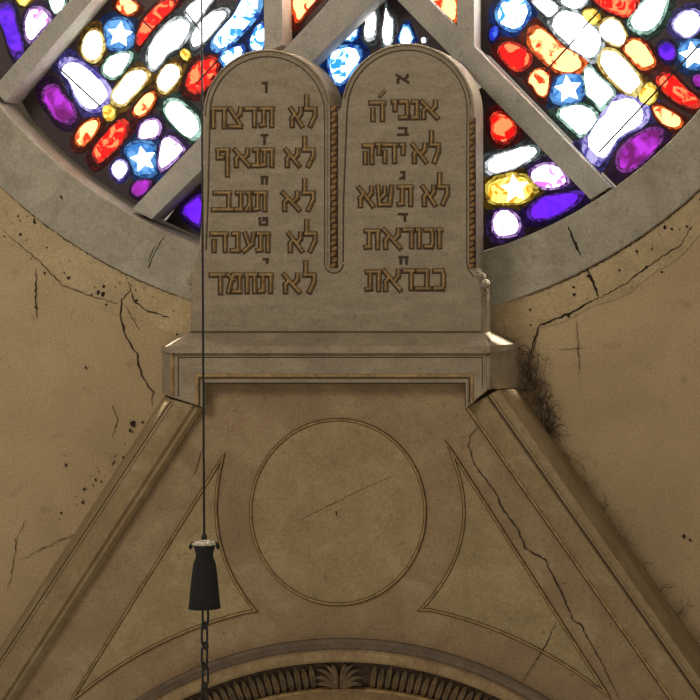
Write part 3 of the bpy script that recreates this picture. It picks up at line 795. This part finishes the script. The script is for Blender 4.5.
inset_panel('spandrel_inset', ls, 'honey marble triangle left of the roundel')
rs = bez((446,442), (492,536), (420,610), 20)+[p for p in aarc(417, 79.2, 50.3, 24)][1:]
inset_panel('spandrel_inset', rs, 'honey marble triangle right of the roundel')
crack([(478,428),(470,436),(468,446),(475,465),(494,490),(503,510),(518,530),(525,548),(545,560),(560,590),(572,618),(581,626),(600,660),(619,698)], 2.0, FY-.006, panel, .7)
crack([(556,622),(546,645),(522,682)], 1.3, FY-.006, panel, .4)
crack([(395,475),(350,495),(300,520)], .8, FY-.0048, panel, .4)
crack([(205,440),(196,470),(190,480)], .8, FY-.006, panel, .4)
crack([(336,511),(337,516)], 2.2, FY-.0048, panel, .1)
# dark joint between plinth and raking stones
crack([(465,409),(478,401),(497,389)], 1.4, -.3965, R_, .3, 'open_joint')
crack([(200,406),(184,402),(172,398)], 1.8, -.3965, L_r, .3, 'open_joint')

# ------------------------------------------------------------------ archivolt
av = tag(empty('carved_archivolt'), 'carved stone arch moulding with upright leaves at the bottom of the photo', 'arch molding')
def ring_part(name, r0, r1, ys, mat, a0=134, a1=46, n=90, mats=None):
    """ys: list of (fraction across, depth)"""
    pa = px_path(aarc(r0, a0, a1, n), FY); w = (r0-r1)*S
    # path runs left to right over the top: its left-hand normal points up, so negative u goes inward
    bm = bmesh.new(); prof = [(0, -.004)]+[(-w*f, y) for f, y in ys]+[(-w, -.004)]
    sweep(bm, pa, prof); return link(name, bm, mat, av)
ring_part('cavetto_band', 379.5, 369, [(0, -0.360), (.12, -0.385), (.45, -0.360), (1, -0.348)], M['cavetto'])
ring_part('plain_fillet', 368.9, 357, [(0, -0.360), (.15, -0.372), (.8, -0.372), (1, -0.360)], M['fillet'])
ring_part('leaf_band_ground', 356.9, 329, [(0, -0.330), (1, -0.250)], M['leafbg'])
ring_part('gilt_bead', 328.8, 324.6, [(0, -0.260), (.3, -0.285), (.7, -0.285), (1, -0.260)], M['gold'])
ring_part('arch_soffit', 324.4, 296, [(0, -0.230), (1, -0.180)], M['fillet'])
def leafmesh(r_in, r_out, ang, wid, spread=.0, curl=0, y0=-.275, y1=-.345, thick=.018):
    """one upright carved leaf as a tapering, ribbed lobe pointing outward"""
    bm = bmesh.new(); n = 8; rows = []
    for i in range(n+1):
        t = i/n; r = r_in+(r_out-r_in)*t
        w = wid*(.62+.38*math.sin(math.pi*min(1, t*1.1)))*(1 if t < .82 else max(.3, 1-(t-.82)*3.6))
        a = math.radians(90-ang)+math.radians(curl*t*t)
        yb = y0+(y1-y0)*t+.02
        row = []
        for f, h in ((-1, 0), (-.6, .75), (-.15, .45), (0, .25), (.15, .45), (.6, .75), (1, 0)):
            aa = a-f*w/2/r
            v = W(AC[0]+r*math.cos(aa), AC[1]-r*math.sin(aa), yb-thick*h-.012*math.sin(math.pi*t)*.6)
            row.append(bm.verts.new(v))
        rows.append(row)
    for a_, b_ in zip(rows, rows[1:]):
        for k in range(6): bm.faces.new((a_[k], a_[k+1], b_[k+1], b_[k]))
    return bm
for i in range(-36, 37):
    ang = i*1.26
    if abs(ang) < 4.6: continue
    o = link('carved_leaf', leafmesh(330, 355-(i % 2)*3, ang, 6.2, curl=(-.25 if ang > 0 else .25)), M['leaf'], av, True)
# central palmette: fronds fanning out from a stem
bm = leafmesh(330, 358, 0, 5)
pm = link('palmette_stem', bm, M['leaf'], av, True)
for s in (-1, 1):
    for k, (bx, tx, ty, cx, cy) in enumerate([(3,8,-27,2,-18),(4,15,-25,4,-20),(5,21,-19,8,-18),(6,23,-11,13,-14),(7,22,-4,14,-8)]):
        pts = bez((bx*.7, -1), (cx, cy), (tx, ty), 8)
        bm = bmesh.new()
        P = [W(339+s*x, 689+y, -.322-.014*math.sin(math.pi*i/8)) for i, (x, y) in enumerate(pts)]
        tube(bm, P, [.006, .008, .010, .011, .011, .0105, .009, .007, .004], 8)
        link('palmette_frond', bm, M['leaf'], av, True)

# ------------------------------------------------------------------ sooty cobweb at the plinth's right shoulder
def cobweb(label, spots, nstr, seed, rr=.0012):
    rnd = random.Random(seed); bm = bmesh.new()
    for i in range(nstr):
        cx, cy, sx, sy = rnd.choice(spots)
        p = [cx+rnd.gauss(0, sx), cy+rnd.gauss(0, sy)]; a = rnd.uniform(0, 6.28); pts = []
        y = -rnd.uniform(.006, .05)
        for k in range(rnd.randint(4, 8)):
            pts.append(W(p[0], p[1], y)); a += rnd.uniform(-.9, .9)
            st = rnd.uniform(1.5, 4); p[0] += math.cos(a)*st; p[1] += math.sin(a)*st*1.3; y = min(-.005, y+rnd.uniform(-.01, .01))
        tube(bm, pts, rr*rnd.uniform(.6, 1.8), 3)
    return tag(link('cobweb', bm, M['web']), label, 'cobweb', kind='stuff')
cobweb('dark sooty cobweb tangle in the corner right of the plinth', [(529,365,3,9),(533,385,5,9),(540,400,6,9),(546,415,5,8),(552,428,4,6),(536,372,5,8)], 170, 3)
cobweb('thin dark line of cobweb along the upper edge of the right raking moulding', [(535+t*18, 412+t*25.6, 2.0, 5) for t in range(1, 12)], 120, 5, .0008)

# ------------------------------------------------------------------ hanging chain with tassel
CY = -1.1
ch = tag(empty('hanging_chain'), 'black hanging lamp cord with a tassel-shaped weight and iron chain links below', 'hanging chain')
bm = bmesh.new(); tube(bm, [W(201.6, -60, CY), W(202.6, 250, CY), W(204.2, 541, CY)], .0052, 8); link('cord', bm, M['iron'], ch, True)
c = W(204.5, 560, CY); zz = lambda py: W(204.5, py, CY).z; k_ = S*(D+CY)/D
bm = bmesh.new()
lathe(bm, c, [(3*k_, zz(543)), (10.5*k_, zz(545)), (9.5*k_, zz(549)), (8.2*k_, zz(554)), (8.6*k_, zz(558)), (10.5*k_, zz(563)), (12*k_, zz(573)), (13.4*k_, zz(588)), (14.8*k_, zz(603)), (15.4*k_, zz(608.5)), (13*k_, zz(609))], 48, 0, 16, .035)
link('tassel_weight', bm, M['tassel'], ch, True)
bm = bmesh.new()
lathe(bm, c, [(2*k_, zz(539.5)), (9*k_, zz(541.5)), (12*k_, zz(543.5)), (11*k_, zz(545)), (3*k_, zz(544.8))], 40, 0, 9, .08)
link('tassel_cap', bm, M['fringe'], ch, True)
for s, x in ((-1, 190.5), (1, 218)):
    bm = bmesh.new(); tube(bm, [W(204.5+s*8, 543.5, CY), W((204.5+x)/2+s*5, 543, CY), W(x, 547, CY), W(x+s*.3, 549.5, CY)], [.008, .008, .010, .004], 8)
    link('cap_finial', bm, M['tassel'], ch, True)
bm = bmesh.new(); lathe(bm, W(204.2,0,CY), [(2*k_, zz(534)), (3*k_, zz(537)), (2.4*k_, zz(541))], 10); link('cord_ferrule', bm, M['iron'], ch, True)
py = 606; i = 0
while py < 760:
    big = (i % 2 == 0); h, w_ = (19, 6.6) if big else (7.5, 6.8)
    pts = []
    for k in range(20):
        a = 2*math.pi*k/20; dz = math.sin(a); dx = math.cos(a)
        cz = (h/2-w_/2)*(1 if dz > 0 else -1)*(abs(dz) > .01)
        u = dx*w_/2*k_*.8; base = W(204.8+(.6 if i % 3 == 0 else -.3), py+h/2-cz-dz*w_/2*.8, CY)
        th = math.radians(18 if big else -24)
        pts.append(Vector((base.x+u*math.cos(th), base.y+u*math.sin(th), base.z)))
    bm = bmesh.new(); tube(bm, pts, .0052 if big else .0058, 6, closed=True)
    link('chain_link', bm, M['iron'], ch, True)
    py += h-3.2; i += 1

# ------------------------------------------------------------------ camera and light
cam = bpy.data.cameras.new('camera'); co = bpy.data.objects.new('camera', cam); COL.objects.link(co)
co.location = (XC, -D, ZC); co.rotation_euler = (math.radians(90), 0, 0)
cam.sensor_width = 36; cam.lens = 36*D/3.5
cam.shift_x = -XC/3.5; cam.shift_y = -ZC/3.5
SC.camera = co

wd = bpy.data.worlds.new('interior'); SC.world = wd; wd.use_nodes = True
wd.node_tree.nodes['Background'].inputs[0].default_value = (1.0, .87, .71, 1)
wd.node_tree.nodes['Background'].inputs[1].default_value = .42
_n = wd.node_tree.nodes; _l = wd.node_tree.links          # dark vault overhead, paler floor and benches below
_t = _n.new('ShaderNodeTexCoord'); _s = _n.new('ShaderNodeSeparateXYZ'); _m = _n.new('ShaderNodeMapRange')
_m.inputs['From Min'].default_value = -1; _m.inputs['From Max'].default_value = 1
_m.inputs['To Min'].default_value = .54; _m.inputs['To Max'].default_value = .18
_l.new(_t.outputs['Generated'], _s.inputs[0]); _l.new(_s.outputs['Z'], _m.inputs['Value'])
_l.new(_m.outputs[0], _n['Background'].inputs[1])

def area(name, loc, target, size, power, col):
    l = bpy.data.lights.new(name, 'AREA'); l.size = size; l.energy = power; l.color = col
    o = bpy.data.objects.new(name, l); COL.objects.link(o); o.location = loc
    o.rotation_euler = (Vector(target)-Vector(loc)).to_track_quat('-Z', 'Y').to_euler()
    return o
area('added_front_light', (-2.6, -6.2, 3.9), (0, 0, .9), 2.0, 175, (1.0, .9, .78))  # unseen soft lamp added up front to light the wall warmly

# added spot lamps in front of the glass, standing in for window daylight
def beam(loc, target, deg, power):
    l = bpy.data.lights.new('added_daylight_spot', 'SPOT'); l.energy = power; l.color = (1.0, .97, .90)
    l.spot_size = math.radians(deg); l.spot_blend = .25; l.shadow_soft_size = .05
    o = bpy.data.objects.new('added_daylight_spot', l); COL.objects.link(o); o.location = loc
    o.rotation_euler = (Vector(target)-Vector(loc)).to_track_quat('-Z', 'Y').to_euler()
beam((.90, .015, 4.2), (.765, -.2, .08), 2.5, 4200)
beam((-.93, .015, 4.2), (-.80, -.2, .08), 2.4, 4200)

SC.view_settings.view_transform = 'Standard'; SC.view_settings.look = 'None'
SC.view_settings.exposure = 0; SC.view_settings.gamma = 1; SC.view_settings.use_curve_mapping = False
